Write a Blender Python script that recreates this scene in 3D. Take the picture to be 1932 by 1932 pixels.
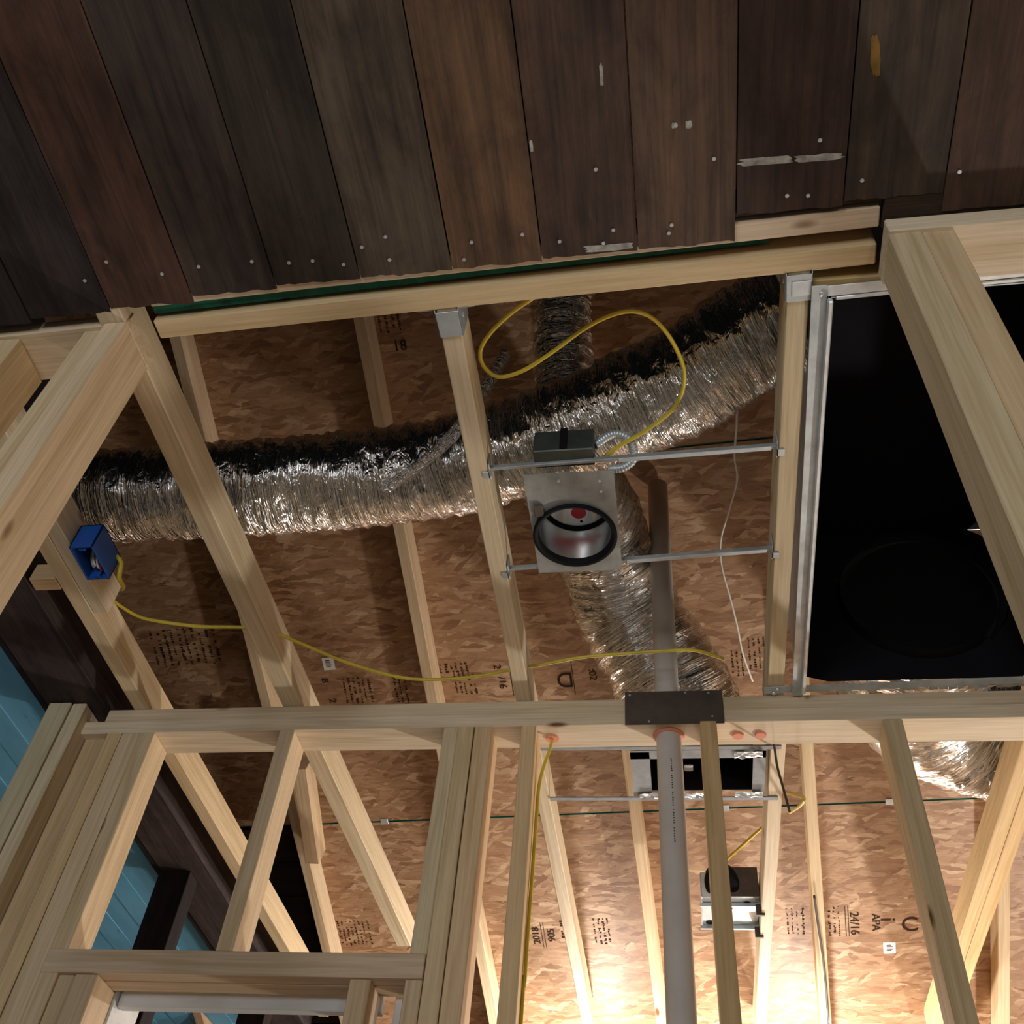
import bpy, bmesh, math, random
from mathutils import Vector, Matrix, noise

random.seed(7)
for o in list(bpy.data.objects):
    bpy.data.objects.remove(o)
scn = bpy.context.scene
C = scn.collection

# ------------------------------------------------------------------ camera
# A person standing at the origin, eye height 1.4 m, looks up into unfinished framing.
cd = bpy.data.cameras.new('camera')
cam = bpy.data.objects.new('camera', cd)
C.objects.link(cam)
right = Vector((0.98850302, 0.13101964, 0.07546938))
down = Vector((-0.04794972, 0.74500706, -0.66533098))
fwd = Vector((-0.14339665, 0.65406295, 0.74272408))
m = Matrix.Identity(4)
for i in range(3):
    m[i][0], m[i][1], m[i][2] = right[i], -down[i], -fwd[i]
m[2][3] = 1.4
cam.matrix_world = m
cd.sensor_width = 36.0
cd.lens = 36.0 * 1946.58 / 1932.0
cd.clip_start = 0.02
scn.camera = cam

# ------------------------------------------------------------------ world, lamps, exposure
w = bpy.data.worlds.new('world')
scn.world = w
w.use_nodes = True
w.node_tree.nodes['Background'].inputs[0].default_value = (0.9, 0.95, 1.0, 1)
w.node_tree.nodes['Background'].inputs[1].default_value = 0.0015
scn.view_settings.view_transform = 'Standard'
scn.view_settings.look = 'None'
scn.view_settings.gamma = 1.0
scn.view_settings.use_curve_mapping = False
scn.view_settings.exposure = 0.82


def lamp(name, loc, power, radius, col):
    l = bpy.data.lights.new(name, 'POINT')
    l.energy, l.shadow_soft_size, l.color = power, radius, col
    o = bpy.data.objects.new(name, l)
    o.location = loc
    C.objects.link(o)
    return o


# a pair of bare bulbs under the eave and a work lamp in the far room, plus two fill lights added behind the camera, a point and a cool area light, no source seen
lamp('work_lamp', (-0.32, 4.05, 2.64), 18.0, 0.04, (1.0, 0.985, 0.95))
lamp('work_lamp', (0.42, 4.05, 2.64), 19.0, 0.04, (1.0, 0.985, 0.95))
lamp('work_lamp', (2.0, 3.75, 1.25), 100.0, 0.08, (1.0, 0.975, 0.93))
lamp('room_fill', (1.3, -2.2, 1.3), 26.0, 0.15, (1.0, 0.98, 0.94))
al = bpy.data.lights.new('cool_fill', 'AREA')
al.energy, al.size, al.size_y, al.shape, al.color = 28.0, 1.0, 1.3, 'RECTANGLE', (0.86, 0.93, 1.0)
ao = bpy.data.objects.new('cool_fill', al)
ao.location = (-1.3, -2.6, 1.6)
ao.rotation_euler = (math.radians(100), 0, math.radians(-18))
C.objects.link(ao)

# ------------------------------------------------------------------ node helpers


def new_mat(name):
    mt = bpy.data.materials.new(name)
    mt.use_nodes = True
    nt = mt.node_tree
    b = nt.nodes['Principled BSDF']
    return mt, nt, b


def N(nt, typ, **kw):
    n = nt.nodes.new(typ)
    for k, v in kw.items():
        if k in n.inputs.keys():
            n.inputs[k].default_value = v
        else:
            setattr(n, k, v)
    return n


def ramp(nt, fac, stops):
    r = nt.nodes.new('ShaderNodeValToRGB')
    e = r.color_ramp.elements
    while len(e) < len(stops):
        e.new(0.5)
    for el, (p, c) in zip(e, stops):
        el.position, el.color = p, (c[0], c[1], c[2], 1)
    nt.links.new(fac, r.inputs[0])
    return r


def mix(nt, blend, fac, a, b):
    mx = nt.nodes.new('ShaderNodeMix')
    mx.data_type, mx.blend_type = 'RGBA', blend
    for i, v in ((0, fac), (6, a), (7, b)):
        if hasattr(v, 'is_output'):
            nt.links.new(v, mx.inputs[i])
        elif i == 0:
            mx.inputs[0].default_value = v
        else:
            mx.inputs[i].default_value = (v[0], v[1], v[2], 1)
    return mx.outputs[2]


def coords(nt, scale, jitter=True, rot=(0, 0, 0)):
    """Object coordinates, shifted by a random amount per object, scaled."""
    tc = nt.nodes.new('ShaderNodeTexCoord')
    src = tc.outputs['Object']
    if jitter:
        oi = nt.nodes.new('ShaderNodeObjectInfo')
        mul = N(nt, 'ShaderNodeMath', operation='MULTIPLY')
        nt.links.new(oi.outputs['Random'], mul.inputs[0])
        mul.inputs[1].default_value = 37.0
        add = N(nt, 'ShaderNodeVectorMath', operation='ADD')
        nt.links.new(src, add.inputs[0])
        nt.links.new(mul.outputs[0], add.inputs[1])
        src = add.outputs[0]
    mp = nt.nodes.new('ShaderNodeMapping')
    mp.inputs['Scale'].default_value = scale
    mp.inputs['Rotation'].default_value = rot
    nt.links.new(src, mp.inputs[0])
    return mp.outputs[0]


def noise_tex(nt, vec, scale, detail=4, rough=0.55, dist=0.0):
    n = nt.nodes.new('ShaderNodeTexNoise')
    n.inputs['Scale'].default_value = scale
    n.inputs['Detail'].default_value = detail
    n.inputs['Roughness'].default_value = rough
    n.inputs['Distortion'].default_value = dist
    nt.links.new(vec, n.inputs['Vector'])
    return n.outputs['Fac']


def bump(nt, b, h, strength, dist=0.002):
    bm = nt.nodes.new('ShaderNodeBump')
    bm.inputs['Strength'].default_value = strength
    bm.inputs['Distance'].default_value = dist
    nt.links.new(h, bm.inputs['Height'])
    nt.links.new(bm.outputs[0], b.inputs['Normal'])


def pine(name, light, dark, knot=(0.16, 0.08, 0.035), rough=0.62):
    mt, nt, b = new_mat(name)
    v = coords(nt, (1.1, 22, 22))
    g1 = noise_tex(nt, v, 1.6, 3, 0.5, 1.2)
    v2 = coords(nt, (5, 190, 190))
    g2 = noise_tex(nt, v2, 1.0, 2, 0.6)
    c1 = ramp(nt, g1, [(0.32, dark), (0.5, light), (0.7, [min(1, x * 1.08) for x in light])]).outputs[0]
    c2 = ramp(nt, g2, [(0.3, (0.80, 0.76, 0.70)), (0.65, (1, 1, 1))]).outputs[0]
    c = mix(nt, 'MULTIPLY', 0.8, c1, c2)
    # knots
    vk = coords(nt, (2.6, 7, 7))
    vo = nt.nodes.new('ShaderNodeTexVoronoi')
    vo.inputs['Scale'].default_value = 1.0
    nt.links.new(vk, vo.inputs['Vector'])
    kf = ramp(nt, vo.outputs['Distance'], [(0.035, (1, 1, 1)), (0.085, (0, 0, 0))]).outputs[0]
    c = mix(nt, 'MIX', kf, c, knot)
    # tone differs from piece to piece
    oi = nt.nodes.new('ShaderNodeObjectInfo')
    tone = ramp(nt, oi.outputs['Random'], [(0.0, (0.88, 0.85, 0.80)), (0.5, (1, 1, 1)), (1.0, (1.0, 0.95, 0.88))]).outputs[0]
    c = mix(nt, 'MULTIPLY', 0.75, c, tone)
    c = mix(nt, 'MULTIPLY', 1.0, c, oi.outputs['Color'])
    nt.links.new(c, b.inputs['Base Color'])
    b.inputs['Roughness'].default_value = rough
    b.inputs['Specular IOR Level'].default_value = 0.25
    bump(nt, b, g2, 0.25, 0.001)
    return mt


def old_wood(name, rough=0.75, contrast=1.0):
    """Aged boards: tint comes from the object colour, grain, stains and scuffs from noise."""
    mt, nt, b = new_mat(name)
    oi = nt.nodes.new('ShaderNodeObjectInfo')
    v = coords(nt, (1.2, 26, 26))
    g1 = noise_tex(nt, v, 1.5, 5, 0.6, 0.8)
    v2 = coords(nt, (6, 170, 170))
    g2 = noise_tex(nt, v2, 1.0, 3, 0.65)
    v3 = coords(nt, (3.2, 7, 7))
    st = noise_tex(nt, v3, 2.0, 5, 0.65, 0.4)
    c = mix(nt, 'MULTIPLY', 1.0, oi.outputs['Color'], ramp(nt, g1, [(0.28, (0.50, 0.48, 0.46)), (0.5, (1, 1, 1)), (0.72, (1.45, 1.34, 1.16))]).outputs[0])
    c = mix(nt, 'MULTIPLY', 0.9 * contrast, c, ramp(nt, st, [(0.3, (0.42, 0.40, 0.42)), (0.55, (1, 1, 1)), (0.75, (1.3, 1.3, 1.22))]).outputs[0])
    c = mix(nt, 'MULTIPLY', 0.5, c, ramp(nt, g2, [(0.3, (0.6, 0.58, 0.55)), (0.6, (1, 1, 1))]).outputs[0])
    v4 = coords(nt, (9, 60, 60))
    sc = noise_tex(nt, v4, 1.0, 4, 0.75, 1.5)
    scf = ramp(nt, sc, [(0.66, (0, 0, 0)), (0.78, (0.33, 0.33, 0.33))]).outputs[0]
    c = mix(nt, 'MIX', scf, c, (0.22, 0.20, 0.17))
    nt.links.new(c, b.inputs['Base Color'])
    b.inputs['Roughness'].default_value = rough
    b.inputs['Specular IOR Level'].default_value = 0.3
    bump(nt, b, g2, 0.5, 0.0015)
    return mt


def osb(name, gain=1.0):
    mt, nt, b = new_mat(name)
    col = None
    hs = []
    for k, (ang, sx, sy) in enumerate(((0.2, 10, 46), (-0.4, 11, 52), (0.65, 12, 50), (-0.06, 14, 70))):
        vec = coords(nt, (sx, sy, 1), True, (0, 0, 0))
        rot = nt.nodes.new('ShaderNodeMapping')
        tc = nt.nodes.new('ShaderNodeTexCoord')
        rot.inputs['Rotation'].default_value = (0, 0, ang)
        nt.links.new(tc.outputs['Object'], rot.inputs[0])
        ds = nt.nodes.new('ShaderNodeTexNoise')
        ds.inputs['Scale'].default_value = 16
        ds.inputs['Detail'].default_value = 4
        nt.links.new(rot.outputs[0], ds.inputs['Vector'])
        ad = N(nt, 'ShaderNodeVectorMath', operation='MULTIPLY_ADD')
        nt.links.new(ds.outputs['Color'], ad.inputs[0])
        ad.inputs[1].default_value = (0.09, 0.035, 0)
        nt.links.new(rot.outputs[0], ad.inputs[2])
        sc = nt.nodes.new('ShaderNodeMapping')
        sc.inputs['Scale'].default_value = (sx, sy, 0)
        sc.inputs['Location'].default_value = (k * 3.7, k * 1.3, 0)
        nt.links.new(ad.outputs[0], sc.inputs[0])
        vo = nt.nodes.new('ShaderNodeTexVoronoi')
        vo.inputs['Scale'].default_value = 1.0
        nt.links.new(sc.outputs[0], vo.inputs['Vector'])
        sep = nt.nodes.new('ShaderNodeSeparateColor')
        nt.links.new(vo.outputs['Color'], sep.inputs[0])
        cr = ramp(nt, sep.outputs[0], [(0.0, (0.25 * gain, 0.125 * gain, 0.060 * gain)), (0.3, (0.36 * gain, 0.20 * gain, 0.105 * gain)),
                                       (0.75, (0.43 * gain, 0.255 * gain, 0.14 * gain)), (1.0, (0.58 * gain, 0.39 * gain, 0.24 * gain))]).outputs[0]
        if col is None:
            col = cr
        else:
            th = ramp(nt, sep.outputs[1], [(0.40, (0, 0, 0)), (0.72, (1, 1, 1))]).outputs[0]
            col = mix(nt, 'MIX', th, col, cr)
        hs.append(sep.outputs[2])
    v = coords(nt, (18, 130, 1))
    fine = noise_tex(nt, v, 1.5, 4, 0.6)
    col = mix(nt, 'MULTIPLY', 0.6, col, ramp(nt, fine, [(0.3, (0.65, 0.6, 0.55)), (0.6, (1, 1, 1))]).outputs[0])
    nt.links.new(col, b.inputs['Base Color'])
    b.inputs['Roughness'].default_value = 0.5
    b.inputs['Specular IOR Level'].default_value = 0.35
    hm = mix(nt, 'ADD', 1.0, hs[1], hs[3])
    bump(nt, b, hm, 0.5, 0.0015)
    return mt


def foil(name, ku=130.0, kv=5.0, strength=1.0):
    mt, nt, b = new_mat(name)
    tc = nt.nodes.new('ShaderNodeTexCoord')
    mp = nt.nodes.new('ShaderNodeMapping')
    mp.inputs['Scale'].default_value = (ku, kv, 1)
    nt.links.new(tc.outputs['UV'], mp.inputs[0])
    n1 = noise_tex(nt, mp.outputs[0], 1.0, 3, 0.6, 0.7)
    mp2 = nt.nodes.new('ShaderNodeMapping')
    mp2.inputs['Scale'].default_value = (ku * 0.3, kv * 3.5, 1)
    nt.links.new(tc.outputs['UV'], mp2.inputs[0])
    n2 = noise_tex(nt, mp2.outputs[0], 1.0, 2, 0.5, 1.5)
    h = mix(nt, 'ADD', 0.5, n1, n2)
    b.inputs['Metallic'].default_value = 1.0
    b.inputs['Base Color'].default_value = (0.80, 0.80, 0.79, 1)
    b.inputs['Roughness'].default_value = 0.16
    bump(nt, b, h, strength, 0.012)
    return mt


def metal(name, col, rough=0.38, spangle=True, metallic=0.9):
    mt, nt, b = new_mat(name)
    b.inputs['Metallic'].default_value = metallic
    b.inputs['Base Color'].default_value = (*col, 1)
    v = coords(nt, (1, 1, 1))
    if spangle:
        n = noise_tex(nt, v, 22, 4, 0.6)
        c = ramp(nt, n, [(0.3, [x * 0.72 for x in col]), (0.6, col)]).outputs[0]
        nt.links.new(c, b.inputs['Base Color'])
        n3 = noise_tex(nt, v, 40, 3)
        r = N(nt, 'ShaderNodeMapRange')
        r.inputs['To Min'].default_value = rough * 0.8
        r.inputs['To Max'].default_value = rough * 1.3
        nt.links.new(n3, r.inputs[0])
        nt.links.new(r.outputs[0], b.inputs['Roughness'])
        bump(nt, b, n, 0.15, 0.002)
    else:
        b.inputs['Roughness'].default_value = rough
    return mt


def plain(name, col, rough=0.6, spec=0.4, vary=0.15, scale=14.0):
    mt, nt, b = new_mat(name)
    v = coords(nt, (1, 1, 1))
    n = noise_tex(nt, v, scale, 4, 0.6)
    c = ramp(nt, n, [(0.3, [x * (1 - vary) for x in col]), (0.65, [min(1, x * (1 + vary * 0.4)) for x in col])]).outputs[0]
    nt.links.new(c, b.inputs['Base Color'])
    b.inputs['Roughness'].default_value = rough
    b.inputs['Specular IOR Level'].default_value = spec
    return mt


def painted_board(name, col, under):
    mt, nt, b = new_mat(name)
    v = coords(nt, (4, 24, 24))
    n = noise_tex(nt, v, 1.3, 5, 0.7, 0.6)
    f = ramp(nt, n, [(0.30, (1, 1, 1)), (0.36, (0, 0, 0))]).outputs[0]
    v2 = coords(nt, (3, 9, 9))
    n2 = noise_tex(nt, v2, 1.2, 4, 0.6)
    base = ramp(nt, n2, [(0.3, [x * 0.8 for x in col]), (0.6, col)]).outputs[0]
    nt.links.new(mix(nt, 'MIX', f, base, under), b.inputs['Base Color'])
    b.inputs['Roughness'].default_value = 0.6
    bump(nt, b, n, 0.2, 0.001)
    return mt


M = dict(
    pine=pine('new_pine', (0.74, 0.645, 0.50), (0.64, 0.53, 0.37)),
    plank=old_wood('old_planks'),
    beam=old_wood('old_beams', 0.8),
    osb=osb('osb_sheathing'),
    foil=foil('duct_foil'),
    galv=metal('galvanised', (0.60, 0.66, 0.69), 0.4, True, 0.6),
    bright=metal('bright_steel', (0.80, 0.83, 0.86), 0.27, False, 1.0),
    zinc=metal('grey_zinc_plate', (0.40, 0.42, 0.41), 0.55, True, 0.45),
    dull=metal('dull_galvanised', (0.27, 0.29, 0.30), 0.6, True, 0.3),
    darkmetal=metal('dark_steel', (0.11, 0.085, 0.065), 0.55, True, 0.4),
    greenmetal=metal('junction_steel', (0.11, 0.125, 0.11), 0.45, True, 0.7),
    liner=plain('black_liner', (0.008, 0.007, 0.009), 0.8, 0.1),
    black=plain('flat_black', (0.006, 0.006, 0.0065), 0.7, 0.15),
    blue=plain('blue_plastic', (0.012, 0.085, 0.36), 0.4, 0.5),
    yellow=plain('yellow_jacket', (0.66, 0.50, 0.045), 0.42, 0.5),
    white=plain('white_jacket', (0.70, 0.66, 0.58), 0.5, 0.4),
    pvc=plain('grey_pvc', (0.60, 0.545, 0.49), 0.42, 0.45, 0.12, 6),
    caulk=plain('orange_sealant', (0.80, 0.30, 0.19), 0.6, 0.3),
    green=plain('green_edge_seal', (0.012, 0.13, 0.085), 0.6, 0.3, 0.4, 30),
    paper=plain('white_sticker', (0.80, 0.80, 0.80), 0.6, 0.3, 0.05),
    red=plain('red_sticker', (0.55, 0.015, 0.03), 0.4, 0.4, 0.05),
    ink=plain('black_ink', (0.045, 0.022, 0.012), 0.8, 0.1, 0.3, 60),
    whitepaint=painted_board('peeling_white_paint', (0.66, 0.67, 0.66), (0.10, 0.075, 0.055)),
    bluepaint=painted_board('pale_blue_paint', (0.15, 0.42, 0.60), (0.10, 0.28, 0.40)),
    scuff=plain('old_white_paint', (0.42, 0.40, 0.35), 0.8, 0.2, 0.5, 60),
    ochre=plain('ochre_stain', (0.24, 0.13, 0.03), 0.8, 0.2, 0.4, 40),
    brown=plain('brown_jacket', (0.055, 0.04, 0.03), 0.5, 0.4),
    copper=plain('wire_ends', (0.45, 0.33, 0.27), 0.4, 0.5),
    plaster=plain('bare_plaster', (0.34, 0.30, 0.25), 0.9, 0.2),
    floorwood=plain('subfloor', (0.26, 0.24, 0.21), 0.8, 0.2, 0.3, 6),
    tape=metal('foil_tape', (0.80, 0.86, 0.90), 0.35, True, 0.65),
)

# ------------------------------------------------------------------ object helpers
WORLD = {}


def link(name, mesh, mat, parent=None, mw=None, color=None, smooth=False):
    o = bpy.data.objects.new(name, mesh)
    C.objects.link(o)
    if mat is not None:
        mesh.materials.clear()
        mesh.materials.append(mat)
    return place(o, parent, mw, color, smooth)


def place(o, parent=None, mw=None, color=None, smooth=False):
    mw = mw or Matrix.Identity(4)
    if parent is not None:
        o.parent = parent
        o.matrix_local = WORLD[parent.name].inverted() @ mw
    else:
        o.matrix_world = mw
    WORLD[o.name] = mw.copy()
    if color:
        o.color = (*color, 1)
    if smooth and o.type == 'MESH':
        for p in o.data.polygons:
            p.use_smooth = True
    return o


def thing(name, label, cat, loc, group=None):
    o = bpy.data.objects.new(name, None)
    o.empty_display_size = 0.05
    C.objects.link(o)
    place(o, None, Matrix.Translation(loc))
    return tag(o, label, cat, group)


def tag(o, label, cat, group=None):
    o['label'], o['category'] = label, cat
    if group:
        o['group'] = group
    return o


def struct(name):
    o = bpy.data.objects.new(name, None)
    o.empty_display_size = 0.1
    C.objects.link(o)
    place(o)
    o['kind'] = 'structure'
    return o


def frame(origin, x, y):
    x = Vector(x).normalized()
    z = x.cross(Vector(y)).normalized()
    y = z.cross(x)
    r = Matrix.Identity(4)
    for i in range(3):
        r[i][0], r[i][1], r[i][2], r[i][3] = x[i], y[i], z[i], origin[i]
    return r


def box_bm(bm, x0, x1, y0, y1, z0, z1, bev=0.0):
    r = bmesh.ops.create_cube(bm, size=1.0)
    mt = Matrix.Translation(((x0 + x1) / 2, (y0 + y1) / 2, (z0 + z1) / 2)) @ Matrix.Diagonal((abs(x1 - x0), abs(y1 - y0), abs(z1 - z0), 1))
    bmesh.ops.transform(bm, matrix=mt, verts=r['verts'])
    if bev:
        es = list({e for v in r['verts'] for e in v.link_edges})
        bmesh.ops.bevel(bm, geom=es, offset=bev, segments=1, affect='EDGES')


def done(bm, name='m'):
    me = bpy.data.meshes.new(name)
    bmesh.ops.recalc_face_normals(bm, faces=bm.faces)
    bm.to_mesh(me)
    bm.free()
    return me


def stick(name, a, b, w, d, wdir, parent, mat='pine', color=None, bev=0.002, rough_end=0.0):
    """A sawn timber: A to B is the middle of one face (its underside), W wide along WDIR, D deep along the third axis."""
    a, b = Vector(a), Vector(b)
    x = (b - a)
    L = x.length
    x.normalize()
    y = Vector(wdir)
    y = (y - x * y.dot(x)).normalized()
    z = x.cross(y)
    mw = frame((a + b) / 2, x, y)
    z = Vector((mw[0][2], mw[1][2], mw[2][2]))
    bm = bmesh.new()
    box_bm(bm, -L / 2, L / 2, -w / 2, w / 2, 0, d, bev)
    # slight bow of the wood
    n = max(1, int(L / 0.35))
    if n > 1:
        es = [e for e in bm.edges if abs((e.verts[0].co - e.verts[1].co).x) > L * 0.9]
        bmesh.ops.subdivide_edges(bm, edges=es, cuts=n, use_grid_fill=True)
        s = random.random() * 50
        for v in bm.verts:
            v.co.y += 0.0022 * noise.noise(Vector((v.co.x * 2.2, s, 0)))
            v.co.z += 0.0016 * noise.noise(Vector((v.co.x * 2.2, s, 9)))
    if rough_end:
        for v in bm.verts:
            if v.co.x > L / 2 - 0.004:
                v.co.x += rough_end * noise.noise(Vector((v.co.y * 40, v.co.z * 30, a.x * 9)))
    return link(name, done(bm, name), M[mat], parent, mw, color)


def lumber(name, x0, x1, y0, y1, z0, z1, parent, mat='pine', color=None, bev=0.002):
    """Axis-aligned timber; its long axis becomes local X so the grain runs along it."""
    d = (x1 - x0, y1 - y0, z1 - z0)
    k = max(range(3), key=lambda i: d[i])
    c = Vector(((x0 + x1) / 2, (y0 + y1) / 2, (z0 + z1) / 2))
    ax = [Vector((1, 0, 0)), Vector((0, 1, 0)), Vector((0, 0, 1))]
    h = d[k] / 2
    o2 = (k + 1) % 3
    o3 = (k + 2) % 3
    return stick(name, c - ax[k] * h - ax[o3] * d[o3] / 2, c + ax[k] * h - ax[o3] * d[o3] / 2, d[o2], d[o3], ax[o2], parent, mat, color, bev)


def block(name, x0, x1, y0, y1, z0, z1, parent, mat, bev=0.0, color=None):
    c = Vector(((x0 + x1) / 2, (y0 + y1) / 2, (z0 + z1) / 2))
    bm = bmesh.new()
    box_bm(bm, x0 - c.x, x1 - c.x, y0 - c.y, y1 - c.y, z0 - c.z, z1 - c.z, bev)
    return link(name, done(bm, name), M[mat], parent, Matrix.Translation(c), color)


def catmull(pts, step):
    P = [Vector(p) for p in pts]
    P = [P[0] * 2 - P[1]] + P + [P[-1] * 2 - P[-2]]
    out = []
    for i in range(1, len(P) - 2):
        n = max(2, int((P[i + 1] - P[i]).length / step))
        for k in range(n):
            t = k / n
            a, b, c, d = P[i - 1], P[i], P[i + 1], P[i + 2]
            out.append(0.5 * ((2 * b) + (c - a) * t + (2 * a - 5 * b + 4 * c - d) * t * t + (3 * b - a - 3 * c + d) * t ** 3))
    out.append(P[-2])
    return out


def sweep(pts, r, seg, rad=None, cap=True, uv=False):
    """Tube round a polyline with parallel-transported frames. RAD(i, s, theta) changes the radius."""
    bm = bmesh.new()
    rings, s = [], 0.0
    t0 = (pts[1] - pts[0]).normalized()
    up = Vector((0, 0, 1)) if abs(t0.z) < 0.9 else Vector((0, 1, 0))
    n = (up - t0 * up.dot(t0)).normalized()
    S = []
    for i, p in enumerate(pts):
        t = (pts[min(i + 1, len(pts) - 1)] - pts[max(i - 1, 0)]).normalized()
        n = (n - t * n.dot(t)).normalized()
        bn = t.cross(n)
        if i:
            s += (p - pts[i - 1]).length
        S.append(s)
        ring = []
        for k in range(seg):
            th = 2 * math.pi * k / seg
            rr = rad(s, th, r) if rad else r
            ring.append(bm.verts.new(p + (n * math.cos(th) + bn * math.sin(th)) * rr))
        rings.append(ring)
    lay = bm.loops.layers.uv.new('uv') if uv else None
    for i in range(len(rings) - 1):
        for k in range(seg):
            k2 = (k + 1) % seg
            f = bm.faces.new((rings[i][k], rings[i][k2], rings[i + 1][k2], rings[i + 1][k]))
            f.smooth = True
            if lay:
                th0, th1 = k / seg, (k + 1) / seg
                for lp, (a, b) in zip(f.loops, ((S[i], th0), (S[i], th1), (S[i + 1], th1), (S[i + 1], th0))):
                    lp[lay].uv = (a, b)
    if cap:
        bm.faces.new(rings[0])
        bm.faces.new(list(reversed(rings[-1])))
    return bm


def cable(name, pts, r, mat, parent=None, flat=1.0):
    p = catmull(pts, 0.012)
    c = sum(p, Vector()) / len(p)
    bm = sweep([q - c for q in p], r, 8)
    return link(name, done(bm, name), M[mat], parent, Matrix.Translation(c))


def duct(name, pts, r, seed, mat='foil', ridge=0.006, parent=None, swell=0.0):
    p = catmull(pts, 0.006)
    c = sum(p, Vector()) / len(p)

    def rad(s, th, r):
        cx, cy = math.cos(th), math.sin(th)
        big = noise.noise(Vector((s * 7, cx * 1.3 + seed, cy * 1.3)))
        fold = abs(noise.noise(Vector((s * 46 + cx * 1.5, cx * 1.5 + seed * 3, cy * 1.5))))
        fine = noise.noise(Vector((s * 95 + cx * 3, cx * 4 + seed, cy * 4)))
        coil = 0.0025 * math.cos(s * 2 * math.pi / 0.045)
        return r + swell * min(1.0, s / 1.2) + 0.010 * big - ridge * 2.2 * fold + ridge * 0.6 * fine + coil

    bm = sweep([q - c for q in p], r, 64, rad, True, True)
    return link(name, done(bm, name), M[mat], parent, Matrix.Translation(c))


def lathe(prof, seg=40):
    """Profile [(radius, z)] turned about Z."""
    bm = bmesh.new()
    rings = [[bm.verts.new((r * math.cos(2 * math.pi * k / seg), r * math.sin(2 * math.pi * k / seg), z)) for k in range(seg)] for r, z in prof]
    for a, b in zip(rings, rings[1:]):
        for k in range(seg):
            f = bm.faces.new((a[k], a[(k + 1) % seg], b[(k + 1) % seg], b[k]))
            f.smooth = True
    return bm


def disc(r, th, seg=32):
    bm = bmesh.new()
    bmesh.ops.create_cone(bm, cap_ends=True, segments=seg, radius1=r, radius2=r, depth=th)
    return bm


def lettering(name, text, size, mat, parent, mw):
    cu = bpy.data.curves.new(name, 'FONT')
    cu.body, cu.size, cu.extrude = text, size, 0.0004
    cu.align_x, cu.align_y = 'CENTER', 'CENTER'
    tmp = bpy.data.objects.new('tmp', cu)
    C.objects.link(tmp)
    dg = bpy.context.evaluated_depsgraph_get()
    me = bpy.data.meshes.new_from_object(tmp.evaluated_get(dg))
    bpy.data.objects.remove(tmp)
    bpy.data.curves.remove(cu)
    return link(name, me, mat, parent, mw)


# ================================================================== STRUCTURE
# ------------------------------------------------------------------ old plank ceiling of the near room
ceil = struct('ceiling')
joints = [-1.80, -1.64, -1.47, -1.305, -1.146, -0.983, -0.820, -0.659, -0.503, -0.338, -0.181, -0.018, 0.143, 0.312, 0.465, 0.628, 0.79, 0.95, 1.11]
ends = [0.885, 0.885, 0.882, 0.881, 0.872, 0.865, 0.852, 0.846, 0.844, 0.842, 0.836, 0.834, 0.788, 0.781, 0.812, 0.815, 0.815, 0.815]
tints = [(0.022, 0.016, 0.014), (0.03, 0.022, 0.02), (0.024, 0.018, 0.017), (0.022, 0.016, 0.016), (0.026, 0.019, 0.018), (0.052, 0.026, 0.018), (0.032, 0.022, 0.018),
         (0.026, 0.019, 0.014), (0.058, 0.042, 0.029), (0.078, 0.044, 0.025), (0.046, 0.027, 0.020), (0.066, 0.040, 0.027), (0.034, 0.019, 0.014), (0.040, 0.027, 0.019),
         (0.042, 0.023, 0.016), (0.03, 0.02, 0.015), (0.03, 0.02, 0.015), (0.03, 0.02, 0.015)]
nail_me = done(disc(0.0032, 0.0016, 10), 'nail_head')
nails = {5: [(-0.952, 0.772, 2.998), (-1.007, 0.804, 2.998), (-0.859, 0.804, 2.998)],
         6: [(-0.787, 0.796, 2.998), (-0.688, 0.795, 2.998)],
         7: [(-0.623, 0.804, 2.998), (-0.580, 0.804, 2.998), (-0.527, 0.816, 2.998)],
         8: [(-0.487, 0.786, 2.998), (-0.444, 0.814, 2.998), (-0.442, 0.771, 2.998)],
         9: [(-0.297, 0.795, 2.998), (-0.315, 0.826, 2.998), (-0.209, 0.789, 2.998)],
         10: [(-0.148, 0.807, 2.998), (-0.057, 0.795, 2.998), (-0.075, 0.817, 2.998), (-0.078, 0.688, 2.998)],
         11: [(0.050, 0.630, 2.998), (0.039, 0.795, 2.998), (0.108, 0.689, 2.998), (0.034, 0.809, 2.998)],
         12: [(0.223, 0.762, 2.998), (0.256, 0.765, 2.998), (0.269, 0.676, 2.998)],
         13: [(0.338, 0.748, 2.998)], 14: [(0.484, 0.748, 2.998)]}
planks = []
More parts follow.
